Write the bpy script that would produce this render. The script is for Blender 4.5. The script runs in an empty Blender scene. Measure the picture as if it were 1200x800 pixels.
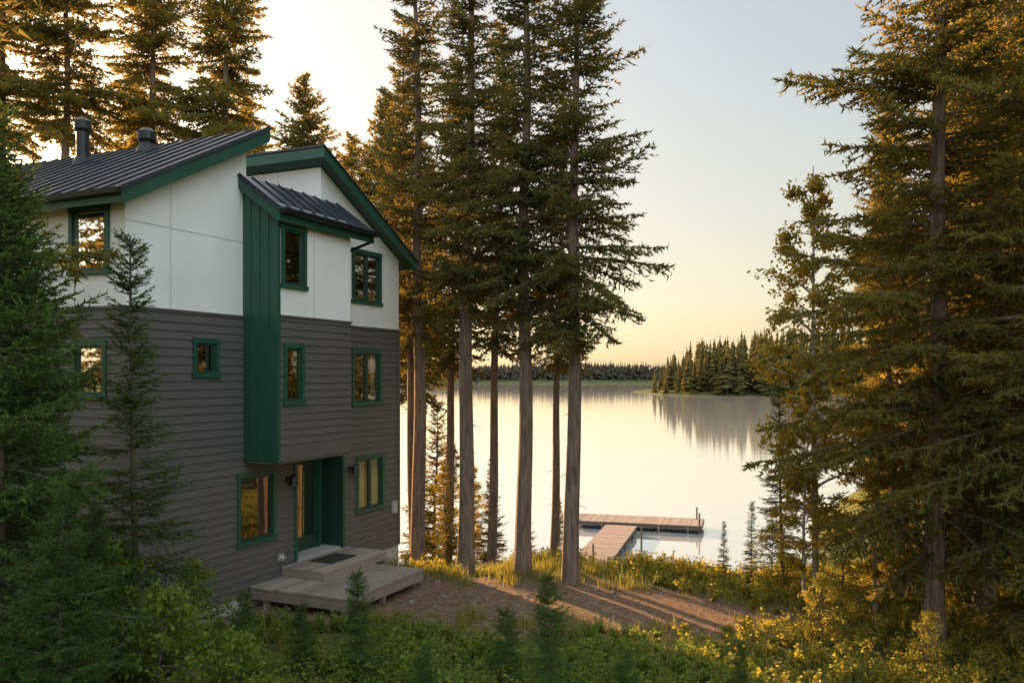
import bpy, math, numpy as np
rng=np.random.default_rng(7)
sc=bpy.context.scene
# ------------------------------------------------------------ helpers
class MB:
    def __init__(s): s.v=[];s.f=[];s.m=[];s.n=0
    def add(s,V,F,mat=0):
        V=np.asarray(V,float).reshape(-1,3);F=np.asarray(F,int)
        if len(F)==0: return
        s.v.append(V);s.f.append(F+s.n);s.m.append(np.full(len(F),mat));s.n+=len(V)
    def build(s,name,mats,parent=None,smooth=False,mesh_only=False):
        V=np.concatenate(s.v);loops=np.concatenate([f.ravel() for f in s.f])
        tot=np.concatenate([np.full(len(f),f.shape[1]) for f in s.f])
        st=np.concatenate([[0],np.cumsum(tot)[:-1]])
        me=bpy.data.meshes.new(name)
        me.vertices.add(len(V));me.vertices.foreach_set('co',V.astype(np.float32).ravel())
        me.loops.add(len(loops));me.loops.foreach_set('vertex_index',loops.astype(np.int32))
        me.polygons.add(len(tot));me.polygons.foreach_set('loop_start',st.astype(np.int32))
        me.polygons.foreach_set('loop_total',tot.astype(np.int32))
        me.polygons.foreach_set('material_index',np.concatenate(s.m).astype(np.int32))
        me.polygons.foreach_set('use_smooth',np.full(len(tot),smooth))
        for m in mats: me.materials.append(m)
        me.update(calc_edges=True)
        if mesh_only: return me
        return place(name,me,parent=parent)
def place(name,me,loc=(0,0,0),rot=0,scale=1,parent=None):
    o=bpy.data.objects.new(name,me);sc.collection.objects.link(o)
    o.location=loc;o.rotation_euler=(0,0,rot)
    o.scale=(scale,)*3 if np.isscalar(scale) else scale
    if parent: o.parent=parent
    return o
HF=np.array([[0,3,2,1],[4,5,6,7],[0,1,5,4],[1,2,6,5],[2,3,7,6],[3,0,4,7]])
def hexa(mb,p,mat=0):
    p=np.asarray(p,float)
    vol=np.dot(np.cross(p[1]-p[0],p[3]-p[0]),p[4]-p[0])
    F=HF if vol>0 else HF[:,::-1]
    mb.add(p,F,mat)
def quad(mb,a,b,c,d,mat=0): mb.add([a,b,c,d],[[0,1,2,3]],mat)
def cyl(mb,p0,p1,r0,r1,n=12,mat=0,cap=True):
    p0=np.array(p0,float);p1=np.array(p1,float);d=p1-p0;d/=np.linalg.norm(d)
    a=np.cross(d,[0,0,1] if abs(d[2])<.9 else [1,0,0]);a/=np.linalg.norm(a);b=np.cross(d,a)
    t=np.arange(n)*2*np.pi/n
    ring=np.outer(np.cos(t),a)+np.outer(np.sin(t),b)
    V=np.concatenate([p0+ring*r0,p1+ring*r1]);i=np.arange(n);j=(i+1)%n
    mb.add(V,np.stack([i,j,j+n,i+n],1),mat)
    if cap:
        mb.add(V[n:],[list(range(n))],mat);mb.add(V[:n],[list(range(n))[::-1]],mat)
def sm(a,b,x):
    t=np.clip((np.asarray(x,float)-a)/(b-a),0,1);return t*t*(3-2*t)
def nrm(a): return a/np.maximum(np.linalg.norm(a,axis=-1,keepdims=True),1e-9)
# ------------------------------------------------------------ materials
def newmat(n):
    m=bpy.data.materials.new(n);m.use_nodes=True;nt=m.node_tree
    return m,nt,nt.nodes['Principled BSDF'],nt.nodes['Material Output']
def N(nt,t,**k):
    n=nt.nodes.new(t)
    for a,b in k.items(): setattr(n,a,b)
    return n
def ramp(nt,fac,stops):
    r=N(nt,'ShaderNodeValToRGB')
    e=r.color_ramp.elements
    while len(e)<len(stops): e.new(.5)
    for i,(p,c) in enumerate(stops):
        e[i].position=p;e[i].color=(*c,1)
    nt.links.new(fac,r.inputs[0]);return r.outputs[0]
def noise(nt,scale,detail=5,vec=None,stretch=None,rough=.55):
    n=N(nt,'ShaderNodeTexNoise');n.inputs['Scale'].default_value=scale;n.inputs['Detail'].default_value=detail
    n.inputs['Roughness'].default_value=rough
    tc=N(nt,'ShaderNodeTexCoord');src=tc.outputs['Object']
    if stretch:
        mp=N(nt,'ShaderNodeMapping');mp.inputs['Scale'].default_value=stretch
        nt.links.new(src,mp.inputs[0]);src=mp.outputs[0]
    nt.links.new(src,n.inputs['Vector']);return n.outputs['Fac']
def bump(nt,h,bs,strength=.3,dist=.02):
    b=N(nt,'ShaderNodeBump');b.inputs['Strength'].default_value=strength;b.inputs['Distance'].default_value=dist
    nt.links.new(h,b.inputs['Height']);nt.links.new(b.outputs[0],bs.inputs['Normal'])
def simple(n,c1,c2,scale=3,rough=.6,metal=0,bs=.15,bd=.01,stretch=None,spec=.5):
    m,nt,p,o=newmat(n)
    f=noise(nt,scale,6,stretch=stretch)
    nt.links.new(ramp(nt,f,[(.3,c1),(.7,c2)]),p.inputs['Base Color'])
    p.inputs['Roughness'].default_value=rough;p.inputs['Metallic'].default_value=metal
    p.inputs['Specular IOR Level'].default_value=spec
    if bs: bump(nt,noise(nt,scale*6,4,stretch=stretch),p,bs,bd)
    return m
def foliage(n,dark,light,trans,tf=.35,rough=.6):
    m,nt,p,o=newmat(n);nt.nodes.remove(p)
    g=N(nt,'ShaderNodeNewGeometry');oi=N(nt,'ShaderNodeObjectInfo')
    nz=noise(nt,.9,1)
    a=N(nt,'ShaderNodeMath',operation='ADD');nt.links.new(g.outputs['Random Per Island'],a.inputs[0]);nt.links.new(nz,a.inputs[1])
    b=N(nt,'ShaderNodeMath',operation='MULTIPLY_ADD');nt.links.new(a.outputs[0],b.inputs[0]);b.inputs[1].default_value=.5
    s=N(nt,'ShaderNodeMath',operation='MULTIPLY_ADD');nt.links.new(oi.outputs['Random'],s.inputs[0]);s.inputs[1].default_value=.3;s.inputs[2].default_value=-.15
    nt.links.new(s.outputs[0],b.inputs[2])
    col=ramp(nt,b.outputs[0],[(.2,dark),(.8,light)])
    df=N(nt,'ShaderNodeBsdfDiffuse');nt.links.new(col,df.inputs[0])
    t=N(nt,'ShaderNodeBsdfTranslucent');mx=N(nt,'ShaderNodeMix',data_type='RGBA',blend_type='MIX');mx.inputs[0].default_value=.6
    nt.links.new(col,mx.inputs[6]);mx.inputs[7].default_value=(*trans,1);nt.links.new(mx.outputs[2],t.inputs[0])
    ms=N(nt,'ShaderNodeMixShader');ms.inputs[0].default_value=tf
    nt.links.new(df.outputs[0],ms.inputs[1]);nt.links.new(t.outputs[0],ms.inputs[2]);nt.links.new(ms.outputs[0],o.inputs[0])
    return m
M={}
M['needle']=foliage('spruce_needles',(.038,.060,.020),(.11,.125,.042),(.42,.28,.06),.38)
M['needleR']=foliage('sunglow_spruce_needles',(.042,.062,.020),(.12,.13,.042),(.58,.38,.06),.44)  # low-sun glow put into the colour: yellower, more translucent copy of needle
M['needle2']=foliage('young_needles',(.034,.068,.018),(.095,.145,.04),(.22,.26,.06),.28)
M['needleF']=foliage('forest_needles',(.045,.053,.024),(.11,.10,.04),(.34,.25,.06),.28)
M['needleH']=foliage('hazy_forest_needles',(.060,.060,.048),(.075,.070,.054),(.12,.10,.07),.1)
M['leaf']=foliage('birch_leaves',(.12,.12,.02),(.28,.22,.035),(.70,.46,.06),.5)
M['shrub']=foliage('shrub_leaves',(.06,.12,.022),(.21,.26,.05),(.40,.42,.06),.42)
M['shrubG']=foliage('golden_shrub_leaves',(.11,.14,.022),(.29,.26,.045),(.70,.54,.08),.48)
M['grass']=foliage('grass_blades',(.09,.12,.028),(.28,.25,.07),(.52,.44,.09),.42)
M['bark']=simple('spruce_bark',(.10,.068,.05),(.31,.22,.165),4,.9,0,1.0,.04,(4,4,.5))
M['ybark']=simple('young_spruce_bark',(.05,.038,.03),(.13,.10,.08),5,.9,0,.5,.01,(3,3,.6))
M['birchbark']=simple('birch_bark',(.12,.10,.085),(.45,.42,.38),4,.8,0,.3,.01,(1,1,4))
M['twig']=simple('twig_bark',(.05,.04,.03),(.12,.09,.07),6,.9,0,0)
M['grey']=simple('grey_lap_siding',(.074,.069,.068),(.104,.096,.093),2.2,.55,0,.12,.004,(1,1,14))
M['white']=simple('white_cement_panel',(.70,.69,.685),(.81,.80,.79),.8,.6,0,.05,.004)
M['back']=simple('panel_joint_shadow_gap',(.25,.25,.26),(.3,.3,.3),3,.8,0,0)
M['green']=simple('green_painted_trim',(.012,.062,.041),(.019,.078,.053),2,.42,0,.05,.003)
M['dgreen']=simple('dark_green_sash',(.010,.04,.028),(.014,.05,.036),2,.4,0,0)
M['metal']=simple('dark_standing_seam_metal',(.035,.04,.052),(.055,.06,.075),1.5,.36,.45,.06,.005)
M['black']=simple('black_metal',(.012,.012,.013),(.02,.02,.021),3,.4,.3,0)
M['conc']=simple('concrete',(.33,.31,.28),(.46,.43,.39),3,.85,0,.3,.01)
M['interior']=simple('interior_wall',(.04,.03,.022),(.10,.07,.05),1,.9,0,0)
M['blind']=simple('white_blind',(.6,.59,.57),(.74,.73,.71),4,.8,0,0)
M['mat']=simple('rubber_mat',(.02,.02,.02),(.035,.033,.03),30,.9,0,.4,.01)
M['rock']=simple('rock',(.12,.105,.09),(.26,.23,.20),5,.9,0,.5,.03)
def woodmat(n,c1,c2,st):
    m,nt,p,o=newmat(n)
    g=N(nt,'ShaderNodeNewGeometry');f=noise(nt,3,8,stretch=st)
    a=N(nt,'ShaderNodeMath',operation='MULTIPLY_ADD');nt.links.new(g.outputs['Random Per Island'],a.inputs[0]);a.inputs[1].default_value=.5
    b=N(nt,'ShaderNodeMath',operation='MULTIPLY');nt.links.new(f,b.inputs[0]);b.inputs[1].default_value=.55;nt.links.new(b.outputs[0],a.inputs[2])
    nt.links.new(ramp(nt,a.outputs[0],[(.15,c1),(.85,c2)]),p.inputs['Base Color']);p.inputs['Roughness'].default_value=.75
    bump(nt,f,p,.3,.006);return m
M['deck']=woodmat('weathered_deck_wood',(.16,.13,.105),(.37,.30,.25),(1,1,6))
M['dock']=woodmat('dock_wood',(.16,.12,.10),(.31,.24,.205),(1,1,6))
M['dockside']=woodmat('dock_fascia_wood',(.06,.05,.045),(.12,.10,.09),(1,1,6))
# glass
m,nt,p,o=newmat('window_glass');nt.nodes.remove(p)
gl=N(nt,'ShaderNodeBsdfGlossy');gl.inputs['Roughness'].default_value=.015;gl.inputs[0].default_value=(.95,.93,.9,1)
tr=N(nt,'ShaderNodeBsdfTransparent');tr.inputs[0].default_value=(.75,.78,.76,1)
lw=N(nt,'ShaderNodeLayerWeight');lw.inputs[0].default_value=.35
ma=N(nt,'ShaderNodeMath',operation='MULTIPLY_ADD');nt.links.new(lw.outputs['Fresnel'],ma.inputs[0]);ma.inputs[1].default_value=.7;ma.inputs[2].default_value=.24
mx=N(nt,'ShaderNodeMixShader');nt.links.new(ma.outputs[0],mx.inputs[0]);nt.links.new(tr.outputs[0],mx.inputs[1]);nt.links.new(gl.outputs[0],mx.inputs[2])
nt.links.new(mx.outputs[0],o.inputs[0])
nb=noise(nt,1.2,2);bp=N(nt,'ShaderNodeBump');bp.inputs['Strength'].default_value=.04;bp.inputs['Distance'].default_value=.05
nt.links.new(nb,bp.inputs['Height']);nt.links.new(bp.outputs[0],gl.inputs['Normal'])
M['glass']=m
# water
m,nt,p,o=newmat('lake_water')
p.inputs['Base Color'].default_value=(.66,.67,.67,1);p.inputs['Roughness'].default_value=.045;p.inputs['IOR'].default_value=1.6
p.inputs['Metallic'].default_value=.55
p.inputs['Specular IOR Level'].default_value=1.0
f1=noise(nt,.55,4,stretch=(.5,1.3,1));f2=noise(nt,2.6,3,stretch=(.6,1.3,1))
ad=N(nt,'ShaderNodeMath',operation='MULTIPLY_ADD');nt.links.new(f2,ad.inputs[0]);ad.inputs[1].default_value=.25;nt.links.new(f1,ad.inputs[2])
bump(nt,ad.outputs[0],p,.22,.035)
M['water']=m
# ground
m,nt,p,o=newmat('forest_ground')
at=N(nt,'ShaderNodeAttribute',attribute_name='path_mask')
fa=noise(nt,.7,8,rough=.65);fb=noise(nt,9,6,rough=.7);fc=noise(nt,45,3)
soil=ramp(nt,fb,[(.3,(.095,.058,.038)),(.55,(.21,.135,.088)),(.75,(.34,.235,.16))])
moss=ramp(nt,fb,[(.3,(.035,.05,.015)),(.6,(.09,.10,.03)),(.8,(.18,.15,.06))])
ad=N(nt,'ShaderNodeMath',operation='ADD');nt.links.new(at.outputs['Fac'],ad.inputs[0]);nt.links.new(fa,ad.inputs[1])
r2=ramp(nt,ad.outputs[0],[(.55,(0,0,0)),(.8,(1,1,1))])
mx=N(nt,'ShaderNodeMix',data_type='RGBA');nt.links.new(r2,mx.inputs[0]);nt.links.new(moss,mx.inputs[6]);nt.links.new(soil,mx.inputs[7])
nt.links.new(mx.outputs[2],p.inputs['Base Color']);p.inputs['Roughness'].default_value=.95;p.inputs['Specular IOR Level'].default_value=.1
ad2=N(nt,'ShaderNodeMath',operation='MULTIPLY_ADD');nt.links.new(fc,ad2.inputs[0]);ad2.inputs[1].default_value=.4;nt.links.new(fb,ad2.inputs[2])
bump(nt,ad2.outputs[0],p,.9,.06)
M['ground']=m
# ------------------------------------------------------------ terrain
LAKE=-9.3
_ph=rng.uniform(0,6.28,(12,));_k=rng.uniform(.25,1.6,(12,2))*rng.choice([-1,1],(12,2))
def rough(X,Y):
    s=0
    for i in range(12): s=s+np.sin(X*_k[i,0]+Y*_k[i,1]+_ph[i])/12
    return s
def ysh(X): return 36.5+12*sm(-3,-12,X)+26*sm(10,24,X)+.8*np.sin(X*.7)+.4*np.sin(X*1.9)
def ground(X,Y):
    X=np.asarray(X,float);Y=np.asarray(Y,float)
    t=(ysh(X)-Y)/17
    h=-9.35+4.75*sm(0,1,t)+np.minimum(t,0)*6
    h=h-.25*sm(0,4,X)*sm(.3,1,t)+rough(X,Y)*.16*sm(-.1,.5,t)
    h=np.maximum(h,-12)
    wob=8*np.sin(Y*.09)+5*np.sin(Y*.031+X*.05)
    pen=sm(58,84,X+wob)*sm(392,404,Y+4*np.sin(X*.06))*sm(520,490,Y)
    far=sm(1080,1120,Y+14*np.sin(X*.012)+9*np.sin(X*.031))
    h=np.maximum(h,-12+4.3*pen);h=np.maximum(h,-12+6*far+8*sm(1120,1500,Y))
    return h
path=np.array([(-5.5,17.4),(-3,17.9),(0,17.6),(2.2,17.4),(4.2,17.2),(6,16.9)])
def pdist(X,Y):
    X=np.asarray(X,float);Y=np.asarray(Y,float);best=np.full(X.shape,1e9)
    for a,b in zip(path[:-1],path[1:]):
        d=b-a;L=d@d;t=np.clip(((X-a[0])*d[0]+(Y-a[1])*d[1])/L,0,1)
        best=np.minimum(best,np.hypot(X-a[0]-t*d[0],Y-a[1]-t*d[1]))
    return best+1.3*sm(2.5,6,X)
xs=np.unique(np.concatenate([-np.geomspace(22,4200,26),np.arange(-22,26,.25),np.linspace(26,420,110),np.geomspace(425,4200,16)]))
ysv=np.unique(np.concatenate([-np.geomspace(1.5,600,18),np.arange(0,6,1),np.arange(6,56,.25),np.linspace(57,380,40),np.linspace(383,530,50),np.linspace(540,1060,12),np.linspace(1070,1240,30),np.geomspace(1260,6000,12)]))
GX,GY=np.meshgrid(xs,ysv);GZ=ground(GX,GY)
V=np.stack([GX.ravel(),GY.ravel(),GZ.ravel()],1);nx,ny=len(xs),len(ysv)
i,j=np.meshgrid(np.arange(nx-1),np.arange(ny-1));b=(j*nx+i).ravel()
mb=MB();mb.add(V,np.stack([b,b+1,b+nx+1,b+nx],1));g=mb.build('ground',[M['ground']],smooth=True)
pm=.60*sm(3.2,1.6,pdist(GX,GY)).ravel()-.10
at=g.data.attributes.new('path_mask','FLOAT','POINT');at.data.foreach_set('value',pm.astype(np.float32))
mb=MB();mb.add([(-4200,20,LAKE),(4200,20,LAKE),(4200,1500,LAKE),(-4200,1500,LAKE)],[[0,1,2,3]]);mb.build('lake_water',[M['water']])
# ------------------------------------------------------------ trees
def trunk(mb,r,H,rt,bend,mat,n=10,rings=26,top=.012,flare=.35):
    z=np.linspace(0,H,rings);f=z/H;q=min(1,H/16)
    cx=bend[0]*q*np.sin(f*2.2)*f+.04*q*np.sin(z*.8+bend[2]);cy=bend[1]*q*np.sin(f*2)*f+.04*q*np.sin(z*.7+bend[3])
    cx-=cx[0];cy-=cy[0];top=min(top,rt*.15)
    rad=rt*(1-f)**.85+top+rt*flare*np.exp(-z/.35)
    t=np.arange(n)*2*np.pi/n
    V=np.stack([cx[:,None]+rad[:,None]*np.cos(t),cy[:,None]+rad[:,None]*np.sin(t),np.repeat(z[:,None],n,1)],2)
    V[0,:,2]-=.5
    ii=np.arange(n);F=[]
    for k in range(rings-1):
        F.append(np.stack([k*n+ii,k*n+(ii+1)%n,(k+1)*n+(ii+1)%n,(k+1)*n+ii],1))
    mb.add(V.reshape(-1,3),np.concatenate(F),mat)
    return lambda zz:np.array([np.interp(zz,z,cx),np.interp(zz,z,cy),zz])
def stick(mb,P,r0,r1,mat):
    P=np.asarray(P);k=len(P);t=np.arange(3)*2*np.pi/3
    d=nrm(P[-1]-P[0]);a=np.cross(d,[0,0,1]);a=nrm(a+1e-6);b=np.cross(d,a)
    ring=np.outer(np.cos(t),a)+np.outer(np.sin(t),b)
    rr=np.linspace(r0,r1,k)
    V=(P[:,None,:]+ring[None]*rr[:,None,None]).reshape(-1,3);ii=np.arange(3)
    mb.add(V,np.concatenate([np.stack([q*3+ii,q*3+(ii+1)%3,(q+1)*3+(ii+1)%3,(q+1)*3+ii],1) for q in range(k-1)]),mat)
def conifer(name,seed,H,c0,R,rt,nl=.13,nw=.042,ws=.27,tws=.115,ns=.065,nb=(5,8),nmat='needle',power=.72,gap=.08,dead=14,bark='bark'):
    r=np.random.default_rng(seed);mb=MB()
    cen=trunk(mb,r,H,rt,(r.normal()*.25,r.normal()*.25,r.uniform(0,6),r.uniform(0,6)),0)
    z0=c0*H;z=z0;P0=[];D=[];TL=[]
    lobes=r.uniform(0,6.28,3);sk=min(1,H/6)
    while z<H-.1*sk:
        f=(z-z0)/(H-z0);cl=r.uniform(.70,1.14)
        for q in range(r.integers(*nb)):
            if r.random()<gap: continue
            az=r.uniform(0,2*np.pi);zz=min(H-.05*sk,z+r.uniform(-.5,.5)*ws)
            L=R*(1-f)**power*min(1,.5+f*5)*r.uniform(.5,1.18)*cl*(1+.18*np.sin(az*2+lobes[0]))+.12*sk
            e=math.radians(-12+48*f**.8+r.normal()*7)
            dr=.30*(1-f)+.08+r.uniform(-.06,.08);up=.14
            u=np.linspace(0,1,6);hz=L*u*math.cos(e)
            dz=L*(math.sin(e)*u-dr*u**2+up*u**3*1.4)
            caz,saz=math.cos(az),math.sin(az)
            wig=.05*L*np.sin(u*3+r.uniform(0,6))*u
            c=cen(zz)
            pts=np.stack([c[0]+hz*caz-wig*saz,c[1]+hz*saz+wig*caz,c[2]+dz],1)
            stick(mb,pts,(.008+.011*L)*sk,.003*sk,0)
            m=max(2,int(L/tws));uu=np.repeat(np.linspace(.12,1,m),2)+r.uniform(-.03,.03,2*m);uu=np.clip(uu,.05,1)
            sd=np.tile([1.,-1.],m)
            pp=np.stack([np.interp(uu,u,pts[:,k]) for k in range(3)],1)
            tg=nrm(np.stack([np.interp(np.minimum(uu+.05,1),u,pts[:,k])-np.interp(np.maximum(uu-.05,0),u,pts[:,k]) for k in range(3)],1))
            pr=np.array([-saz,caz,0.])
            an=np.radians(r.uniform(38,68,2*m))
            d=np.cos(an)[:,None]*tg+(np.sin(an)*sd)[:,None]*pr
            d[:,2]-=r.uniform(0,.7,2*m)*(1-.6*f)
            tl=np.clip(.44*L*(1-uu)**.7+.12*sk,.09*sk,.68)*r.uniform(.6,1.15,2*m)
            P0.append(pp);D.append(nrm(d));TL.append(tl)
            k=max(3,int(L/.25));uk=np.linspace(.2,.97,k)
            P0.append(np.stack([np.interp(uk,u,pts[:,q2]) for q2 in range(3)],1));dd=nrm(pts[-1]-pts[0])
            D.append(np.tile(dd,(k,1)));TL.append(np.full(k,.22*sk if L>.5 else .12*sk+.02))
        z+=ws*r.uniform(.75,1.3)*(1-.35*f)
    for q in range(dead):
        zz=r.uniform(.25,1)*z0;az=r.uniform(0,6.28);L=r.uniform(.15,.5);c=cen(zz)
        dv=np.array([math.cos(az),math.sin(az),-.15]);u=np.linspace(0,1,4)[:,None]
        stick(mb,c+dv*L*u+np.array([0,0,-.2])*u**2*L,.012,.004,0)
    P0=np.concatenate(P0);D=np.concatenate(D);TL=np.concatenate(TL)
    n=len(P0);rd=nrm(r.normal(size=(n,3)));sx=nrm(np.cross(D,rd))*.007*sk
    mb.add(np.stack([P0-sx,P0+sx,P0+D*TL[:,None]],1).reshape(-1,3),np.arange(3*n).reshape(-1,3),0)
    cnt=np.maximum(2,np.ceil(TL/ns).astype(int));idx=np.repeat(np.arange(n),cnt);idx=np.repeat(idx,2);k=len(idx)
    s=r.uniform(0,1,k);B=P0[idx]+D[idx]*(TL[idx]*s)[:,None]
    rv=r.normal(size=(k,3));nd=nrm(D[idx]*.7+nrm(rv)*.75);ln=nl*r.uniform(.6,1.25,k)
    sd=nrm(np.cross(nd,r.normal(size=(k,3))))*(nw/2)
    B=B-nd*.01*sk
    mb.add(np.stack([B-sd,B+sd,B+nd*ln[:,None]],1).reshape(-1,3),np.arange(3*k).reshape(-1,3),1)
    return mb.build(name,[M[bark],M[nmat]],mesh_only=True)
def broadleaf(name,seed,H,R,rt,nleaf,ls,bark,leaf,z0=.25,nl=34):
    r=np.random.default_rng(seed);mb=MB()
    cen=trunk(mb,r,H,rt,(r.normal()*.3,r.normal()*.3,1,2),0,n=8)
    tips=[]
    for q in range(nl):
        f=(q+.5)/nl;zz=H*(z0+(.97-z0)*f);az=q*2.4+r.normal()*.3
        L=R*(.35+1.1*math.sin(math.pi*min(1,f*.85+.15))**.8)*r.uniform(.5,1.1)*(1-.45*f)
        e=math.radians(r.uniform(15,55));u=np.linspace(0,1,6);c=cen(zz)
        hv=np.array([math.cos(az),math.sin(az)])
        pts=np.stack([c[0]+hv[0]*L*u*math.cos(e),c[1]+hv[1]*L*u*math.cos(e),c[2]+L*(u*math.sin(e)-.35*u**2)],1)
        stick(mb,pts,.02*L+.006,.004,0)
        for w in range(7):
            uu=r.uniform(.25,1);b=np.array([np.interp(uu,u,pts[:,k]) for k in range(3)])
            d=nrm(np.array([hv[0],hv[1],.1])+r.normal(size=3)*.7);l=r.uniform(.2,.5)*min(1,L)
            e2=b+d*l+np.array([0,0,-.12*l]);stick(mb,np.stack([b,(b+e2)/2+.02,e2]),.006,.003,0)
            tips.append((b,e2))
    A=np.array([t[0] for t in tips]);B=np.array([t[1] for t in tips]);ix=r.integers(0,len(A),nleaf)
    s=r.uniform(.1,1.1,nleaf)[:,None];C=A[ix]*(1-s)+B[ix]*s+r.normal(size=(nleaf,3))*.07
    leaves(mb,r,C,ls,1)
    return mb.build(name,[M[bark],M[leaf]],mesh_only=True)
def leaves(mb,r,C,ls,mat,dirs=None):
    n=len(C);d=nrm(r.normal(size=(n,3))+np.array([0,0,-.3])) if dirs is None else dirs
    s=nrm(np.cross(d,r.normal(size=(n,3))));l=(ls*r.uniform(.6,1.3,n))[:,None]
    V=np.stack([C,C+d*l*.5+s*l*.32,C+d*l,C+d*l*.5-s*l*.32],1).reshape(-1,3)
    mb.add(V,np.arange(4*n).reshape(-1,4),mat)
big=[conifer('spruce_mesh_a',1,18.5,.36,1.7,.20,gap=.15,tws=.13),
     conifer('spruce_mesh_b',2,15.4,.36,2.25,.18,gap=.2,power=.78,tws=.13),
     conifer('spruce_mesh_c',3,18.0,.08,2.75,.18,gap=.24,ws=.32,tws=.13,nmat='needleR'),
     conifer('spruce_mesh_d',4,22.0,.60,2.9,.24,ws=.32,tws=.16,nl=.20,nw=.065,ns=.10,gap=.12,power=.85,nmat='needleR'),
     conifer('spruce_mesh_e',5,17.2,.42,1.5,.15,gap=.2,tws=.13),
     conifer('spruce_mesh_g',8,20.0,.15,2.8,.2,ws=.36,tws=.17,nl=.20,nw=.065,ns=.11,gap=.2)]
mid=[conifer('spruce_mesh_f',6,9.0,.08,1.45,.09,ws=.28,nl=.11,nw=.036,ns=.06,gap=.2,nmat='needleR')]
yng=[conifer('young_spruce_mesh_a',11,6.6,.03,.80,.055,nl=.06,nw=.015,ws=.19,tws=.075,ns=.028,nb=(4,7),nmat='needle2',dead=0,bark='ybark'),
     conifer('young_spruce_mesh_b',12,7.4,.02,1.8,.08,nl=.075,nw=.020,ws=.18,tws=.085,ns=.032,nb=(6,9),nmat='needle2',dead=0,power=.8,bark='ybark')]
sml=[conifer('spruce_sapling_mesh_a',13,1.9,.03,.55,.018,nl=.04,nw=.010,ws=.085,tws=.045,ns=.016,nb=(5,8),nmat='needle2',dead=0,bark='ybark'),
     conifer('spruce_sapling_mesh_b',14,1.6,.03,.60,.018,nl=.04,nw=.010,ws=.09,tws=.045,ns=.016,nb=(5,8),nmat='needle2',dead=0,bark='ybark')]
def T(me,x,y,s=1.,rot=None,name='spruce_tree',dz=0):
    z=float(ground(x,y));place(name,me,(x,y,z+dz),rng.uniform(0,6.28) if rot is None else rot,s)
# centre group
T(big[0],-2.55,23.2,.98);T(big[0],-1.15,21.0,1.0);T(big[4],-.65,26.0,1.0);T(big[0],.25,20.0,.92)
T(big[1],1.33,19.4,1.0);T(big[4],1.25,25.5,.82);T(big[4],-2.1,27.5,1.0)
T(big[4],-3.4,30.5,1.0);T(big[4],-3.0,26.4,1.0);T(big[4],-4.9,31.0,1.05)
# understorey on the slope
for x,y,s in [(-2.7,29.5,.75),(-1.6,32,.65),(-.7,29.5,.55),(.5,32.0,.45),(-3.6,33,.7),(1.7,30,.35),(-2.0,26,.4)]: T(mid[0],x,y,s)
# behind the house
for x,y,s in [(-18.5,31,1.0),(-16.3,31,1.02),(-13.8,33,1.02),(-10.6,32.0,1.0),(-9.0,37,.90),(-7.2,38,.88),(-5.4,36,.94),(-12.6,41,.95),(-4.4,41,.84),(-17.5,40,.95)]:
    T(big[3],x,y,s)
# right side
T(big[2],7.5,15.2,1.0);T(big[2],9.5,17.2,1.05);T(big[2],8.9,13.8,.92);T(big[2],11.3,20,1.05);T(big[2],12.0,16.5,1.0)
T(mid[0],8.5,19.0,1.0);T(mid[0],9.9,18.6,.9);T(mid[0],9.4,15.0,.6)
T(yng[0],6.4,20.2,.72);T(yng[0],5.6,20.0,.3);T(yng[0],5.1,20.6,.22)
for x,y,s in [(14,26,1.),(18,31,1.),(16,23,1.),(21,38,1.),(13.4,30,.8),(17,38,.9)]: T(big[5],x,y,s)
# left foreground
T(yng[1],-5.0,8.3,.95);T(yng[1],-6.4,10.3,1.0);T(yng[0],-4.85,11.1,.98);T(big[5],-7.4,9.5,.85);T(yng[1],-3.85,7.3,.48);T(yng[0],-5.75,9.3,.8);T(yng[1],-4.9,10.0,.42)
# beside and behind the camera (seen in window reflections)
for x,y,s in [(12,2,1),(-14,7,1),(-17,11,1),(17,7,1),(20,12,1),(-19,4,1),(6,-8,1)]: T(big[5],x,y,s)
# saplings
for x,y,s,k in [(.57,11.6,1.0,0),(-2.2,12.6,.9,0),(-.1,12.4,.8,1),(-3.2,13.0,.7,1),(1.6,12.0,.55,1),(-1.2,11.6,.6,1),(-3.9,12.2,.8,0),(3.3,12.4,.5,0)]: T(sml[k],x,y,s,name='spruce_sapling')
bir=broadleaf('birch_mesh',21,9.6,1.45,.07,13000,.095,'birchbark','leaf',.15,46)
T(bir,6.75,19.0,1.0,name='birch_tree');T(bir,6.15,18.0,.52,name='birch_tree');T(bir,7.4,17.4,.5,name='birch_tree');T(bir,10.6,23,.85,name='birch_tree');T(bir,-1.5,33,.6,name='birch_tree');T(bir,-2.2,28.6,.55,name='birch_tree')
sap=broadleaf('broadleaf_sapling_mesh',22,2.6,.8,.02,2600,.07,'twig','shrubG',.12,26)
for x,y,s in [(5.6,15.4,.5),(6.6,17.0,.7),(8.2,12.8,.6),(5.9,19.4,.6),(9.8,14.6,.7),(6.6,13.6,.45)]: T(sap,x,y,s,name='broadleaf_sapling')
sap2=broadleaf('leafy_shrub_mesh',23,2.6,.85,.02,3200,.085,'twig','shrub',.1,28)
for x,y,s in [(-4.1,9.9,.85),(-4.7,12.6,.7),(-3.4,10.4,.6),(-5.0,10.6,1.0)]: T(sap2,x,y,s,name='leafy_shrub')
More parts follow.
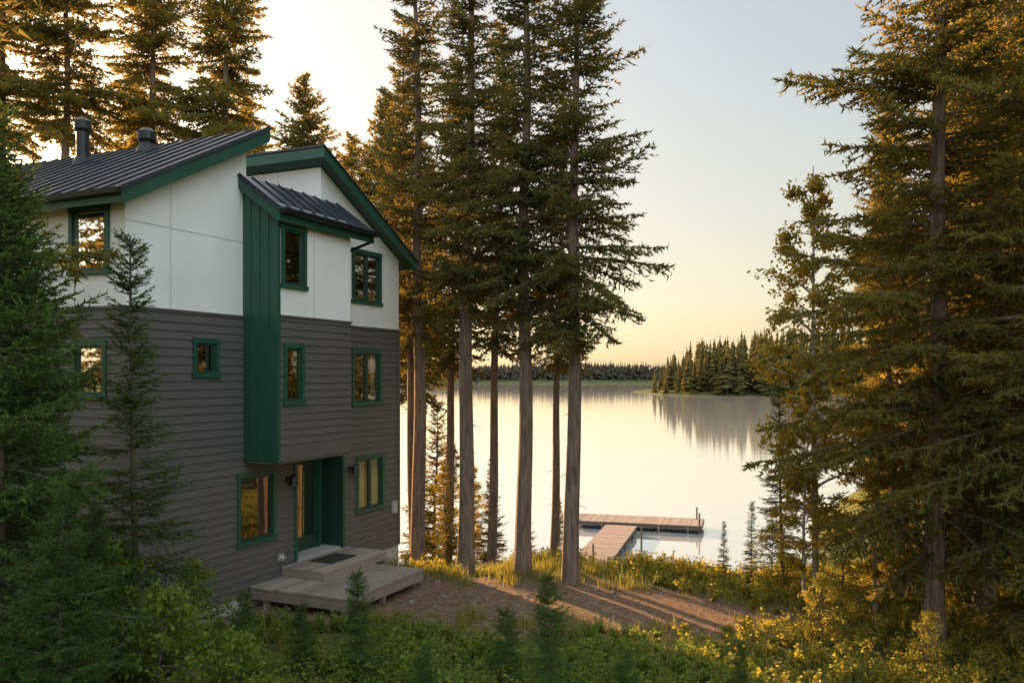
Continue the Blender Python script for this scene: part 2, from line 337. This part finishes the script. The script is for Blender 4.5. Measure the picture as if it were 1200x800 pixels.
# ------------------------------------------------------------ distant forests
def forest(name,pts,hs,mat,lv,nb,seed,w0=.12,w1=.2):
    r=np.random.default_rng(seed);mb=MB();V=[]
    for (x,y),h in zip(pts,hs):
        z=float(ground(x,y));R=h*r.uniform(w0,w1);c0=r.uniform(.02,.2);pw=r.uniform(.45,.95)
        f=np.repeat(np.linspace(0,1,lv),nb);n=len(f)
        az=r.uniform(0,6.28,n);L=R*(1-f)**pw*r.uniform(.4,1.3,n)+h*.006
        zz=h*(c0+(1-c0)*f)+r.uniform(-.5,.5,n)*h/lv
        wd=L*.45+h*.006
        c=np.stack([np.full(n,x),np.full(n,y),z+zz],1)
        o=np.stack([np.cos(az),np.sin(az),np.full(n,-.25)],1);s=np.stack([-np.sin(az),np.cos(az),np.zeros(n)],1)
        up=np.array([0,0,h/lv*.9])
        V.append(np.stack([c+up,c+o*L[:,None]*.6+s*wd[:,None],c+o*L[:,None]],1))
        V.append(np.stack([c+up,c+o*L[:,None],c+o*L[:,None]*.6-s*wd[:,None]],1))
        V.append(np.array([[[x-h*.008,y,z-1],[x+h*.008,y,z-1],[x,y,z+h]]]))
    V=np.concatenate(V).reshape(-1,3);mb.add(V,np.arange(len(V)).reshape(-1,3));return mb.build(name,[mat])
n=650;px=62+np.abs(rng.uniform(0,1,n))**1.3*300+rng.uniform(0,6,n);py=396+rng.uniform(0,1,n)**1.5*80
ok=ground(px,py)>-9.2;px,py=px[ok],py[ok]
forest('peninsula_forest',list(zip(px,py)),(9+14*sm(66,105,px)+5*sm(100,170,px))*(.45+.75*rng.uniform(0,1,len(px))**.7),M['needleF'],14,8,3,.13,.23)
n=3400;px=rng.uniform(-1000,1000,n);py=1128+rng.uniform(0,1,n)**1.4*110
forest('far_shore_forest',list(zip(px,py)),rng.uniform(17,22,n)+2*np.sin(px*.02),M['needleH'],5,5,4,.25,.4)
# ------------------------------------------------------------ undergrowth
def leafy_plant(r,h,nst,nlv,ls):
    C=[];D=[];S=[]
    for q in range(nst):
        az=r.uniform(0,6.28);ln=r.uniform(.05,.6)*h;hh=h*r.uniform(.5,1.1);u=np.linspace(0,1,4)
        P=np.stack([np.cos(az)*ln*u**1.4,np.sin(az)*ln*u**1.4,hh*u],1)+np.append(r.normal(size=2)*.06,0)
        S.append(P);uu=r.uniform(.2,1,nlv)
        c=np.stack([np.interp(uu,u,P[:,k]) for k in range(3)],1);a2=r.uniform(0,6.28,nlv)
        C.append(c);D.append(nrm(np.stack([np.cos(a2),np.sin(a2),r.uniform(-.3,.6,nlv)],1)))
    return np.concatenate(C),np.concatenate(D),S
def cover(name,pts,hs,mat,ls,seed,nst=9,nlv=15):
    r=np.random.default_rng(seed);mb=MB();CC=[];DD=[]
    protos=[leafy_plant(r,1,nst,nlv,ls) for _ in range(8)]
    for (x,y),h in zip(pts,hs):
        c,d,S=protos[r.integers(8)];a=r.uniform(0,6.28);R=np.array([[math.cos(a),-math.sin(a),0],[math.sin(a),math.cos(a),0],[0,0,1]])
        b=np.array([x,y,float(ground(x,y))-.02]);CC.append(c@R.T*h+b);DD.append(d@R.T)
        for P in S[::2]: stick(mb,P@R.T*h+b,.005,.002,1)
    leaves(mb,r,np.concatenate(CC),ls,0,np.concatenate(DD))
    return mb.build(name,[M[mat],M['twig']])
CX,CY=-6.48,14.3
def H(u,v,z): return np.array([CX+.4142*u+.9102*v,CY+.9102*u-.4142*v,z])
def uv(X,Y): return (X-CX)*.4142+(Y-CY)*.9102,(X-CX)*.9102-(Y-CY)*.4142
def okveg(X,Y,pd=1.3):
    u,v=uv(X,Y);house=(u>-.3)&(u<8.9)&(v<.35)&(v>-8.5)
    dk=(u>2.4)&(u<6.3)&(v>-.2)&(v<2.75)
    return (~house)&(~dk)&(pdist(X,Y)>pd+.35*rough(X*3,Y*3)*4)&(ground(X,Y)>-9.15)
def scat(n,x0,x1,y0,y1,pd=1.3):
    X=rng.uniform(x0,x1,n);Y=rng.uniform(y0,y1,n);k=okveg(X,Y,pd);return X[k],Y[k]
X,Y=scat(1300,-8,4,8.6,16.0,1.9);dens=rough(X*1.3,Y*1.3);k=dens>-.22;X,Y=X[k],Y[k]
cover('undergrowth',list(zip(X,Y)),rng.uniform(.25,.65,len(X))*(1-.45*sm(12.5,15,Y)),'shrub',.06,31)
X,Y=scat(1500,3,13.5,9.5,23,1.7);
cover('golden_undergrowth',list(zip(X,Y)),rng.uniform(.15,.5,len(X)),'shrubG',.06,32)
X,Y=scat(420,-3,13,20.5,40,1.9);
cover('lakeside_undergrowth',list(zip(X,Y)),rng.uniform(.2,.5,len(X)),'shrubG',.07,33,8,10)
def grass(name,X,Y,hh,seed,nb=26):
    r=np.random.default_rng(seed);mb=MB();n=len(X)*nb
    bx=np.repeat(X,nb)+r.normal(size=n)*.09;by=np.repeat(Y,nb)+r.normal(size=n)*.09;bz=ground(bx,by)-.02
    az=r.uniform(0,6.28,n);h=np.repeat(hh,nb)*r.uniform(.5,1.2,n);ln=h*r.uniform(.1,.7,n)
    b=np.stack([bx,by,bz],1);o=np.stack([np.cos(az),np.sin(az),np.zeros(n)],1);s=np.stack([-np.sin(az),np.cos(az),np.zeros(n)],1)*.006
    m=b+o*ln[:,None]*.35;m[:,2]+=h*.6;t=b+o*ln[:,None];t[:,2]+=h
    V=np.stack([b-s,b+s,m+s*.8,m-s*.8,t],1).reshape(-1,3);i=np.arange(n)*5
    mb.add(V,np.stack([i,i+1,i+2,i+3],1))
    mb.f.append(np.stack([i+3,i+2,i+4],1));mb.m.append(np.zeros(n,int))
    return mb.build(name,[M['grass']])
X1,Y1=scat(2300,-8,13,9,22,1.5);X2,Y2=scat(1600,-4,12,20,40,1.6)
X=np.append(X1,X2);Y=np.append(Y1,Y2)
grass('grass',X,Y,rng.uniform(.12,.36,len(X)),35)
# pebbles
mb=MB();r=np.random.default_rng(9)
ico=np.array([(0,0,1),(.89,0,.45),(.28,.85,.45),(-.72,.53,.45),(-.72,-.53,.45),(.28,-.85,.45),(.72,.53,-.45),(-.28,.85,-.45),(-.89,0,-.45),(-.28,-.85,-.45),(.72,-.53,-.45),(0,0,-1)])
icf=np.array([(0,1,2),(0,2,3),(0,3,4),(0,4,5),(0,5,1),(1,6,2),(2,7,3),(3,8,4),(4,9,5),(5,10,1),(6,7,2),(7,8,3),(8,9,4),(9,10,5),(10,6,1),(11,7,6),(11,8,7),(11,9,8),(11,10,9),(11,6,10)])
for q in range(900):
    if q<650: x=r.uniform(-4,6.5);y=r.uniform(15,20.5)
    else:
        p=H(r.uniform(-.3,4),r.uniform(.1,.9),0);x,y=p[0],p[1]
    if pdist(np.array([x]),np.array([y]))[0]>2.4 and q<650: continue
    s=r.uniform(.012,.045)*(2.2 if r.random()<.05 else 1)
    mb.add(ico*r.uniform(.7,1.2,(12,1))*s*np.array([1,r.uniform(.7,1.2),.6])+np.array([x,y,float(ground(x,y))+s*.1]),icf)
mb.build('pebbles',[M['rock']],smooth=True)
# ------------------------------------------------------------ house
house=bpy.data.objects.new('lakeside_house',None);sc.collection.objects.link(house)
side=lambda a,z,o:H(a,o,z)
bay=lambda a,z,o:H(a,.85+o,z)
left=lambda a,z,o:H(-o,-a,z)
bside=lambda a,z,o:H(2.82-o,a,z)
bfar=lambda a,z,o:H(5.22+o,a,z)
v2f=lambda a,z,o:H(5.3-o,-a,z)
v1b=lambda a,z,o:H(2.9+o,-a,z)
endw=lambda a,z,o:H(8.56+o,-a,z)
backw=lambda a,z,o:H(a,-8-o,z)
def pbox(mb,P,a0,a1,z0,z1,o0,o1,mat=0):
    hexa(mb,[P(a0,z0,o0),P(a1,z0,o0),P(a1,z0,o1),P(a0,z0,o1),P(a0,z1,o0),P(a1,z1,o0),P(a1,z1,o1),P(a0,z1,o1)],mat)
def siding(mb,P,a0,a1,z0,z1,ops=(),c=.152,mat=0):
    z=z0
    while z<z1-1e-6:
        zt=min(z+c,z1);cuts=sorted({z,zt}|{q for o in ops for q in (o[2],o[3]) if z<q<zt})
        for za,zb in zip(cuts[:-1],cuts[1:]):
            zm=(za+zb)/2;segs=[(a0,a1)]
            for o in ops:
                if o[2]<zm<o[3]:
                    ns=[]
                    for s in segs:
                        if o[1]<=s[0] or o[0]>=s[1]: ns.append(s);continue
                        if s[0]<o[0]: ns.append((s[0],o[0]))
                        if s[1]>o[1]: ns.append((o[1],s[1]))
                    segs=ns
            oa=.022-.02*(za-z)/c;ob=.022-.02*(zb-z)/c
            for s in segs:
                quad(mb,P(s[0],za,oa),P(s[1],za,oa),P(s[1],zb,ob),P(s[0],zb,ob),mat)
                if za==z: quad(mb,P(s[0],za,0),P(s[1],za,0),P(s[1],za,oa),P(s[0],za,oa),mat)
        z=zt
def panels(mb,P,a0,a1,z0,top,ops=(),sa=(),sz=(),g=.005):
    al=sorted({a0,a1}|set(sa)|{q for o in ops for q in (o[0],o[1])})
    zl=sorted({z0}|set(sz)|{q for o in ops for q in (o[2],o[3])})
    for i in range(len(al)-1):
        A,B=al[i],al[i+1]
        A2=A+(g if A in sa else 0);B2=B-(g if B in sa else 0)
        for j in range(len(zl)):
            Z=zl[j]+(g if zl[j] in sz else 0);am=(A+B)/2
            if j<len(zl)-1:
                Zt=zl[j+1];zm=(Z+Zt)/2;Zt2=Zt-(g if Zt in sz else 0)
                if any(o[0]<am<o[1] and o[2]<zm<o[3] for o in ops): continue
                quad(mb,P(A2,Z,0),P(B2,Z,0),P(B2,Zt2,0),P(A2,Zt2,0),0)
            else:
                quad(mb,P(A2,Z,0),P(B2,Z,0),P(B2,top(B2),0),P(A2,top(A2),0),0)
    for i in range(len(al)-1):
        A,B=al[i],al[i+1];am=(A+B)/2
        for j in range(len(zl)):
            Z=zl[j]
            if j<len(zl)-1:
                if any(o[0]<am<o[1] and o[2]<(Z+zl[j+1])/2<o[3] for o in ops): continue
                quad(mb,P(A,Z,-.012),P(B,Z,-.012),P(B,zl[j+1],-.012),P(A,zl[j+1],-.012),1)
            else: quad(mb,P(A,Z,-.012),P(B,Z,-.012),P(B,top(B),-.012),P(A,top(A),-.012),1)
WT=.085
def opn(w): return (w[0]+.05,w[1]-.05,w[2]+.05,w[3]-.05)
def window(P,w,mull=False,curtain=None,name='window',ext=.3):
    a0,a1,z0,z1=w;mb=MB()
    pbox(mb,P,a0-.015,a1+.015,z1-WT,z1+.01,-.05,.045,0)
    pbox(mb,P,a0-.03,a1+.03,z0-.01,z0+WT-.01,-.05,.06,0)
    pbox(mb,P,a0,a0+WT,z0+WT-.01,z1-WT,-.05,.04,0);pbox(mb,P,a1-WT,a1,z0+WT-.01,z1-WT,-.05,.04,0)
    b0,b1,c0,c1=a0+WT,a1-WT,z0+WT-.01,z1-WT;s=.045
    pbox(mb,P,b0,b1,c0,c0+s,-.07,.01,1);pbox(mb,P,b0,b1,c1-s,c1,-.07,.01,1)
    pbox(mb,P,b0,b0+s,c0+s,c1-s,-.07,.01,1);pbox(mb,P,b1-s,b1,c0+s,c1-s,-.07,.01,1)
    if mull:
        am=(a0+a1)/2;pbox(mb,P,am-.04,am+.04,c0+s,c1-s,-.07,.014,1)
    quad(mb,P(b0+s,c0+s,-.03),P(b1-s,c0+s,-.03),P(b1-s,c1-s,-.03),P(b0+s,c1-s,-.03),2)
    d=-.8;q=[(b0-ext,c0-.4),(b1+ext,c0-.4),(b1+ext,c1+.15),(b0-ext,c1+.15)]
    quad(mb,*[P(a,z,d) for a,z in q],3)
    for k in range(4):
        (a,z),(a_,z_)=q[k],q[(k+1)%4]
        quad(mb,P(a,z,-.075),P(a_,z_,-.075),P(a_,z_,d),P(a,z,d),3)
    if curtain:
        for ca,cb in curtain:
            A0=b0+(b1-b0)*ca;A1=b0+(b1-b0)*cb;n=max(6,int((A1-A0)/.03));aa=np.linspace(A0,A1,n)
            for k in range(n-1):
                o0=-.14+.02*(k%2);o1=-.14+.02*((k+1)%2)
                quad(mb,P(aa[k],c0,o0),P(aa[k+1],c0,o1),P(aa[k+1],c1,o1),P(aa[k],c1,o0),4)
    return mb.build(name,[M['green'],M['dgreen'],M['glass'],M['interior'],M['blind']],parent=house)
W_s=(1.48,2.15,-.03,.69);W_l=(2.63,3.75,-3.37,-1.93)
W_ru=(6.48,7.72,1.73,3.02);W_rm=(6.48,7.72,-.71,.62);W_rl=(6.65,7.84,-3.30,-1.93)
W_bu=(2.92,3.68,1.72,2.96);W_bl=(2.98,3.62,-.57,.63)
W_lu=(.36,1.33,1.73,2.93);W_ll=(.43,1.27,-.40,.60)
DR=(4.45,6.08,-4.36,-1.70)
ZB=-4.36;ZW=1.17
mb=MB()
siding(mb,side,0.0,8.56,ZB,ZW,[opn(W_s),opn(W_l),opn(W_rm),opn(W_rl),DR])
siding(mb,left,0.0,8,ZB,ZW,[opn(W_ll)]);siding(mb,bay,2.82,5.22,-1.36,ZW,[opn(W_bl)])
siding(mb,endw,0,8,ZB,ZW);siding(mb,backw,0,8.56,ZB,ZW);siding(mb,bfar,0,.85,-1.36,ZW)
mb.build('lap_siding',[M['grey']],parent=house)
r1=lambda u:3.07+.53*(u+.35);r2=lambda u:5.04-.518*(u-4.96)
mb=MB()
panels(mb,side,0,2.9,ZW,lambda a:r1(a)-.2,sa=(.98,),sz=(2.62,))
panels(mb,side,2.9,5.3,ZW,lambda a:3.9)
panels(mb,side,5.3,8.56,ZW,lambda a:r2(a)-.2,[opn(W_ru)],sa=(6.48-.2,),sz=())
panels(mb,left,0,8,ZW,lambda a:r1(0)-.2,[opn(W_lu)],sa=(1.9,3.1,4.3,5.5,6.7))
panels(mb,bay,2.82,5.22,ZW,lambda a:3.34,[opn(W_bu)],sa=(3.95,))
panels(mb,bfar,0,.85,ZW,lambda a:3.95-.73*a)
panels(mb,v2f,0,8,3.8,lambda a:r2(5.3)-.2,sa=(1.2,2.4,3.6,4.8,6.0))
panels(mb,v1b,0,8,3.8,lambda a:r1(2.9)-.2)
panels(mb,endw,0,8,ZW,lambda a:r2(8.56)-.2)
panels(mb,backw,0,2.9,ZW,lambda a:r1(a)-.2);panels(mb,backw,2.9,5.3,ZW,lambda a:3.9);panels(mb,backw,5.3,8.56,ZW,lambda a:r2(a)-.2)
mb.build('white_wall_panels',[M['white'],M['back']],parent=house)
# trims
mb=MB()
pbox(mb,bside,-.0,.85,-1.67,3.32,-.02,.012,0)
hexa(mb,[bside(0,3.32,-.02),bside(.85,3.32,-.02),bside(.85,3.32,.012),bside(0,3.32,.012),bside(0,3.9,-.02),bside(.85,3.32,-.02),bside(.85,3.32,.012),bside(0,3.9,.012)],0)
for a in (.2,.42,.64): pbox(mb,bside,a-.014,a+.014,-1.66,3.42,.012,.032,0)
pbox(mb,bside,.80,.885,-1.68,3.3,.013,.036,0);pbox(mb,bay,2.785,2.87,-1.68,3.3,.001,.034,0)
pbox(mb,bay,2.872,5.25,-1.67,-1.37,-.02,.034,1)
hexa(mb,[H(2.83,0,-1.72),H(5.2,0,-1.72),H(5.2,.86,-1.72),H(2.83,.86,-1.72),H(2.83,0,-1.66),H(5.2,0,-1.66),H(5.2,.86,-1.66),H(2.83,.86,-1.66)],1)
pbox(mb,side,-.02,.07,ZB,ZW-.01,.001,.03,1);pbox(mb,left,-.028,.07,ZB,ZW-.01,.001,.03,1)
pbox(mb,side,8.49,8.585,ZB,ZW-.01,.001,.032,1)
for P,a,b in ((side,-.03,2.81),(side,5.26,8.59),(left,0,8)): pbox(mb,P,a,b,ZW-.03,ZW+.012,-.005,.036,1)
pbox(mb,bay,2.88,5.25,ZW-.03,ZW+.012,-.005,.036,1)
mb.build('wall_trim',[M['green'],M['grey']],parent=house)
mb=MB()
for P,a,b in ((side,-.02,4.44),(side,6.09,8.56),(left,.02,8),(endw,0,8),(backw,0,8.5)): pbox(mb,P,a,b,-5.9,ZB+.004,-.25,-.012,0)
mb.build('foundation',[M['conc']],parent=house)
# roofs
def slab(mb,cor,th,mat,dz=0):
    c=[np.array(p)+np.array([0,0,dz]) for p in cor]
    hexa(mb,[p-np.array([0,0,th]) for p in c]+c,mat)
def roof(name,fn,e0,e1,w0,w1,axis):
    mb=MB();Pt=(lambda e,w:H(e,-w,fn(e))) if axis=='u' else (lambda e,w:H(w,e,fn(e)))
    cor=lambda a,b,c,d:[Pt(a,c),Pt(b,c),Pt(b,d),Pt(a,d)]
    slab(mb,cor(e0+.02*np.sign(e1-e0),e1-.02*np.sign(e1-e0),w0+.02,w1-.02),.14,0,-.045)
    s=np.sign(e1-e0)
    slab(mb,cor(e0,e0+.03*s,w0,w1),.2,0,-.04);slab(mb,cor(e1-.03*s,e1,w0,w1),.22,0,-.04)
    slab(mb,cor(e0+.03*s,e1-.03*s,w0,w0+.03),.24,0,-.04);slab(mb,cor(e0+.03*s,e1-.03*s,w1-.03,w1),.22,0,-.04)
    slab(mb,cor(e0-.03*s,e1+.03*s,w0-.03,w1+.03),.04,1,0)
    n=int((w1-w0)/.40)
    for k in range(n+1):
        w=w0+.01+(w1-w0-.04)*k/n;slab(mb,cor(e0-.03*s,e1+.02*s,w,w+.022),.035,1,.036)
    return mb.build(name,[M['green'],M['metal']],parent=house)
roof('main_roof',r1,-.38,3.2,-.35,8.3,'u')
roof('rear_roof',r2,8.92,4.96,-.35,8.3,'u')
roof('bay_roof',lambda v:3.95-.73*v,1.02,0.0,2.68,5.9,'v')
mb=MB();hexa(mb,[H(2.91,0,3.86),H(5.29,0,3.86),H(5.29,-8,3.86),H(2.91,-8,3.86),H(2.91,0,3.93),H(5.29,0,3.93),H(5.29,-8,3.93),H(2.91,-8,3.93)])
mb.build('link_roof',[M['metal']],parent=house)
mb=MB()
hexa(mb,[H(2.66,1.05,3.10),H(5.92,1.05,3.10),H(5.92,1.15,3.12),H(2.66,1.15,3.12),H(2.66,1.05,3.2),H(5.92,1.05,3.2),H(5.92,1.16,3.2),H(2.66,1.16,3.2)])
hexa(mb,[H(-.42,.4,2.93),H(-.42,-8.3,2.93),H(-.52,-8.3,2.95),H(-.52,.4,2.95),H(-.42,.4,3.03),H(-.42,-8.3,3.03),H(-.53,-8.3,3.03),H(-.53,.4,3.03)])
pts=[H(5.75,1.08,3.1),H(5.75,1.02,2.98),H(5.85,.25,2.80),H(5.85,.07,2.72),H(5.85,.07,2.5)]
for a,b in zip(pts[:-1],pts[1:]): cyl(mb,a,b,.035,.035,8)
mb.build('gutters',[M['black']],parent=house,smooth=False)
def ventpipe(u,w,h,r):
    mb=MB();b=H(u,-w,r1(u)-.1);t=b+np.array([0,0,h])
    cyl(mb,b,b+np.array([0,0,.2]),r*1.7,r*1.15,16);cyl(mb,b,t,r,r,16)
    cyl(mb,t-np.array([0,0,.05]),t+np.array([0,0,.0]),r*1.15,r*1.35,16);cyl(mb,t,t+np.array([0,0,.16]),r*1.35,r*1.35,16);cyl(mb,t+np.array([0,0,.16]),t+np.array([0,0,.24]),r*1.4,r*.7,16)
    mb.build('roof_vent_pipe',[M['black']],parent=house)
ventpipe(2.4,4.0,.80,.13);ventpipe(2.8,2.58,.30,.14)
window(side,W_s);window(side,W_l);window(side,W_ru,True);window(side,W_rm,True,[(0,.16),(.84,1)])
window(side,W_rl,True,[(0,.46),(.54,1)]);window(bay,W_bu,ext=.03);window(bay,W_bl,curtain=[(0,.2)],ext=.03);window(left,W_lu,curtain=[(0,.18),(.82,1)]);window(left,W_ll)
# entry recess and door
FL=-3.96
mb=MB();rd=-.55
quad(mb,side(4.45,FL,rd),side(6.08,FL,rd),side(6.08,-1.70,rd),side(4.45,-1.70,rd),1)
quad(mb,side(6.08,ZB-.2,.0),side(6.08,ZB-.2,rd),side(6.08,-1.70,rd),side(6.08,-1.70,.0),1)
quad(mb,side(4.45,ZB-.2,.0),side(4.45,ZB-.2,rd),side(4.45,-1.70,rd),side(4.45,-1.70,.0),1)
quad(mb,side(4.45,-1.70,.0),side(6.08,-1.70,.0),side(6.08,-1.70,rd),side(4.45,-1.70,rd),1)
pbox(mb,side,4.36,4.45,FL,-1.62,-.02,.04,0);pbox(mb,side,6.08,6.17,FL,-1.62,-.02,.04,0);pbox(mb,side,4.45,6.08,-1.70,-1.62,-.02,.04,0)
pbox(mb,side,4.45,6.08,ZB-.3,FL,rd,-.02,3)
d0,d1=4.93,5.86
pbox(mb,side,d0-.07,d0,FL,-1.86,rd+.003,rd+.08,0);pbox(mb,side,d1,d1+.07,FL,-1.86,rd+.003,rd+.08,0);pbox(mb,side,d0-.07,d1+.07,-1.86,-1.79,rd+.003,rd+.083,0)
pbox(mb,side,d0,d0+.13,FL+.02,-1.86,rd+.01,rd+.05,1);pbox(mb,side,d1-.13,d1,FL+.02,-1.86,rd+.01,rd+.05,1)
pbox(mb,side,d0+.13,d1-.13,FL+.02,FL+.32,rd+.01,rd+.05,1);pbox(mb,side,d0+.13,d1-.13,-2.02,-1.86,rd+.01,rd+.05,1)
quad(mb,side(d0+.13,FL+.32,rd+.03),side(d1-.13,FL+.32,rd+.03),side(d1-.13,-2.02,rd+.03),side(d0+.13,-2.02,rd+.03),2)
cyl(mb,side(d0+.07,FL+1.0,rd+.05),side(d0+.07,FL+1.0,rd+.11),.02,.02,10,4);cyl(mb,side(d0+.07,FL+1.0,rd+.10),side(d0+.2,FL+1.0,rd+.10),.012,.012,8,4)
mb.build('front_door',[M['green'],M['dgreen'],M['glass'],M['conc'],M['black']],parent=house)
def lamp(a,z):
    mb=MB();cyl(mb,side(a,z,.02),side(a,z,.05),.07,.07,14);cyl(mb,side(a,z+.02,.04),side(a,z+.07,.18),.018,.018,8)
    cyl(mb,side(a,z-.10,.19),side(a,z+.09,.19),.105,.06,16);cyl(mb,side(a,z+.09,.19),side(a,z+.14,.19),.06,.02,16)
    mb.build('wall_lamp',[M['black']],parent=house)
lamp(4.12,-2.2);lamp(6.36,-2.2)
mb=MB();pbox(mb,side,3.83,3.97,-3.86,-3.72,.02,.06);cyl(mb,side(3.9,-3.79,.06),side(3.9,-3.83,.12),.05,.055,12)
pbox(mb,side,8.2,8.36,-3.5,-3.2,.02,.09)
mb.build('wall_vent',[M['conc']],parent=house)
# ------------------------------------------------------------ entry deck
mb=MB()
def hbox(u0,u1,v0,v1,z0,z1,mat=0): hexa(mb,[H(u0,v0,z0),H(u1,v0,z0),H(u1,v1,z0),H(u0,v1,z0),H(u0,v0,z1),H(u1,v0,z1),H(u1,v1,z1),H(u0,v1,z1)],mat)
DZ=-4.19
U0,U1,V1=2.95,5.75,2.42
n=int((V1-.05)/.142)
for k in range(n):
    v=.05+k*(V1-.05)/n;hbox(U0,U1,v,v+(V1-.05)/n-.012,DZ-.035,DZ+rng.uniform(-.002,.002))
hbox(U0+.01,U0+.05,.05,V1-.03,DZ-.24,DZ-.037);hbox(U1-.05,U1-.01,.05,V1-.03,DZ-.24,DZ-.037);hbox(U0+.05,U1-.05,V1-.07,V1-.03,DZ-.24,DZ-.037)
for u in (U0+.1,(U0+U1)/2,U1-.2):
    for v in (.3,V1-.25): hbox(u,u+.1,v,v+.1,-5.2,DZ-.04)
u0,u1,v1=3.9,6.25,1.15;UZ=FL-.03
n=int((v1-.05)/.142)
for k in range(n):
    v=.05+k*(v1-.05)/n;hbox(u0,u1,v,v+(v1-.05)/n-.012,UZ-.035,UZ+rng.uniform(-.002,.002))
hbox(u0+.01,u0+.04,.05,v1-.02,DZ+.004,UZ-.037);hbox(u1-.04,u1-.01,.05,v1-.02,DZ-.5,UZ-.037);hbox(u0+.04,u1-.04,v1-.05,v1-.02,DZ+.004,UZ-.037)
hbox(4.55,5.45,.25,.85,UZ+.003,UZ+.018,1)
mb.build('entry_deck',[M['deck'],M['mat']])
# ------------------------------------------------------------ dock
mb=MB();DT=-8.82
def plankrun(p,q,w,board=.15):
    p=np.array(p,float);q=np.array(q,float);d=q-p;L=np.linalg.norm(d);d/=L;s=np.array([d[1],-d[0]])
    n=int(L/board)
    def bx(a0,a1,b0,b1,z0,z1,mat):
        c=[p+d*a0+s*b0,p+d*a1+s*b0,p+d*a1+s*b1,p+d*a0+s*b1]
        hexa(mb,[(*x,z0) for x in c]+[(*x,z1) for x in c],mat)
    for k in range(n):
        a=k*L/n;j=rng.uniform(-.015,.015);bx(a,a+L/n-.014,-w/2+j,w/2+j,DT-.045,DT+rng.uniform(-.004,.004),0)
    for sgn in (-1,1):
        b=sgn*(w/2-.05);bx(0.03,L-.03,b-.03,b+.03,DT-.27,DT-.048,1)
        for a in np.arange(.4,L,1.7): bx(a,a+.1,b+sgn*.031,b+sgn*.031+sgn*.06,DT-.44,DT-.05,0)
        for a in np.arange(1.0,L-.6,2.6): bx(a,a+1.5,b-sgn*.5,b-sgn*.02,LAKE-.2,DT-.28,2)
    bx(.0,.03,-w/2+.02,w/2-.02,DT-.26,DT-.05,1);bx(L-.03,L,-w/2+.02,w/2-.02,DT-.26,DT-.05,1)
plankrun((2.35,35.6),(6.45,50.35),1.85);plankrun((3.75,53.55),(11.5,51.35),2.7)
for x,y in ((4.1,54.7),(11.35,52.4),(11.0,50.1),(4.0,52.3),(3.9,41.0),(6.9,45.5)):
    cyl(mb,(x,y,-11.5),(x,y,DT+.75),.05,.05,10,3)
mb.build('boat_dock',[M['dock'],M['dockside'],M['black'],M['dockside']])
# ------------------------------------------------------------ light, sky, camera
AZ=math.radians(-36);EL=math.radians(14)
w=bpy.data.worlds.new('World');sc.world=w;w.use_nodes=True;nt=w.node_tree;bg=nt.nodes['Background']
sky=N(nt,'ShaderNodeTexSky');sky.sky_type='NISHITA';sky.sun_disc=False;sky.sun_elevation=EL;sky.sun_rotation=AZ
sky.air_density=1.0;sky.dust_density=2.0;sky.ozone_density=1.0
L=nt.links.new
def vm(op,a,b):
    n=N(nt,'ShaderNodeVectorMath',operation=op);L(a,n.inputs[0])
    if isinstance(b,(int,float)): 
        if op=='SCALE': n.inputs['Scale'].default_value=b
    elif isinstance(b,tuple): n.inputs[1].default_value=b
    else: L(b,n.inputs['Scale'] if op=='SCALE' else n.inputs[1])
    return n.outputs[0]
a=vm('SCALE',sky.outputs[0],.13)
gm=N(nt,'ShaderNodeGamma');gm.inputs[1].default_value=.5;L(a,gm.inputs[0])
tc=N(nt,'ShaderNodeTexCoord');sp=N(nt,'ShaderNodeSeparateXYZ');L(tc.outputs['Generated'],sp.inputs[0])
def mr(src,f0,f1,t0,t1):
    n=N(nt,'ShaderNodeMapRange',interpolation_type='SMOOTHSTEP');L(src,n.inputs[0])
    for i,v in enumerate((f0,f1,t0,t1)): n.inputs[i+1].default_value=v
    return n.outputs[0]
cm=N(nt,'ShaderNodeCombineXYZ')
L(mr(sp.outputs[2],.0,.42,1.18,1.15),cm.inputs[0]);L(mr(sp.outputs[2],.0,.42,1.05,1.10),cm.inputs[1]);L(mr(sp.outputs[2],.0,.42,.85,1.02),cm.inputs[2])
a=vm('MULTIPLY',gm.outputs[0],cm.outputs[0])
c2=N(nt,'ShaderNodeCombineXYZ');c2.inputs[0].default_value=1;L(mr(sp.outputs[2],.45,.9,1.0,.95),c2.inputs[1]);L(mr(sp.outputs[2],.45,.9,1.0,.84),c2.inputs[2])
a=vm('MULTIPLY',a,c2.outputs[0])
ad=N(nt,'ShaderNodeMath',operation='ADD');L(mr(sp.outputs[2],.45,.85,1.0,3.0),ad.inputs[0]);L(mr(sp.outputs[1],.1,-.6,0,1.9),ad.inputs[1])  # added fill: sky brightened overhead and behind the camera to lift shaded walls
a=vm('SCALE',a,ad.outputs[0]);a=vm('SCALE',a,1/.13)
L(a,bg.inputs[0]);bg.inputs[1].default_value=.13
s=bpy.data.lights.new('sun','SUN');s.energy=18;s.angle=math.radians(.6);s.color=(1,.58,.25)
so=bpy.data.objects.new('sun',s);sc.collection.objects.link(so)
from mathutils import Vector
d=Vector((math.sin(AZ)*math.cos(EL),math.cos(AZ)*math.cos(EL),math.sin(EL)));so.rotation_euler=d.to_track_quat('Z','Y').to_euler();so.location=(-30,60,30)
c=bpy.data.cameras.new('camera');c.lens=30;c.sensor_width=36;c.shift_y=.0333;c.clip_end=9000;c.clip_start=.1
co=bpy.data.objects.new('camera',c);sc.collection.objects.link(co);co.location=(0,0,0);co.rotation_euler=(math.pi/2,0,0)
sc.camera=co
sc.view_settings.view_transform='Standard';sc.view_settings.look='None';sc.view_settings.exposure=0
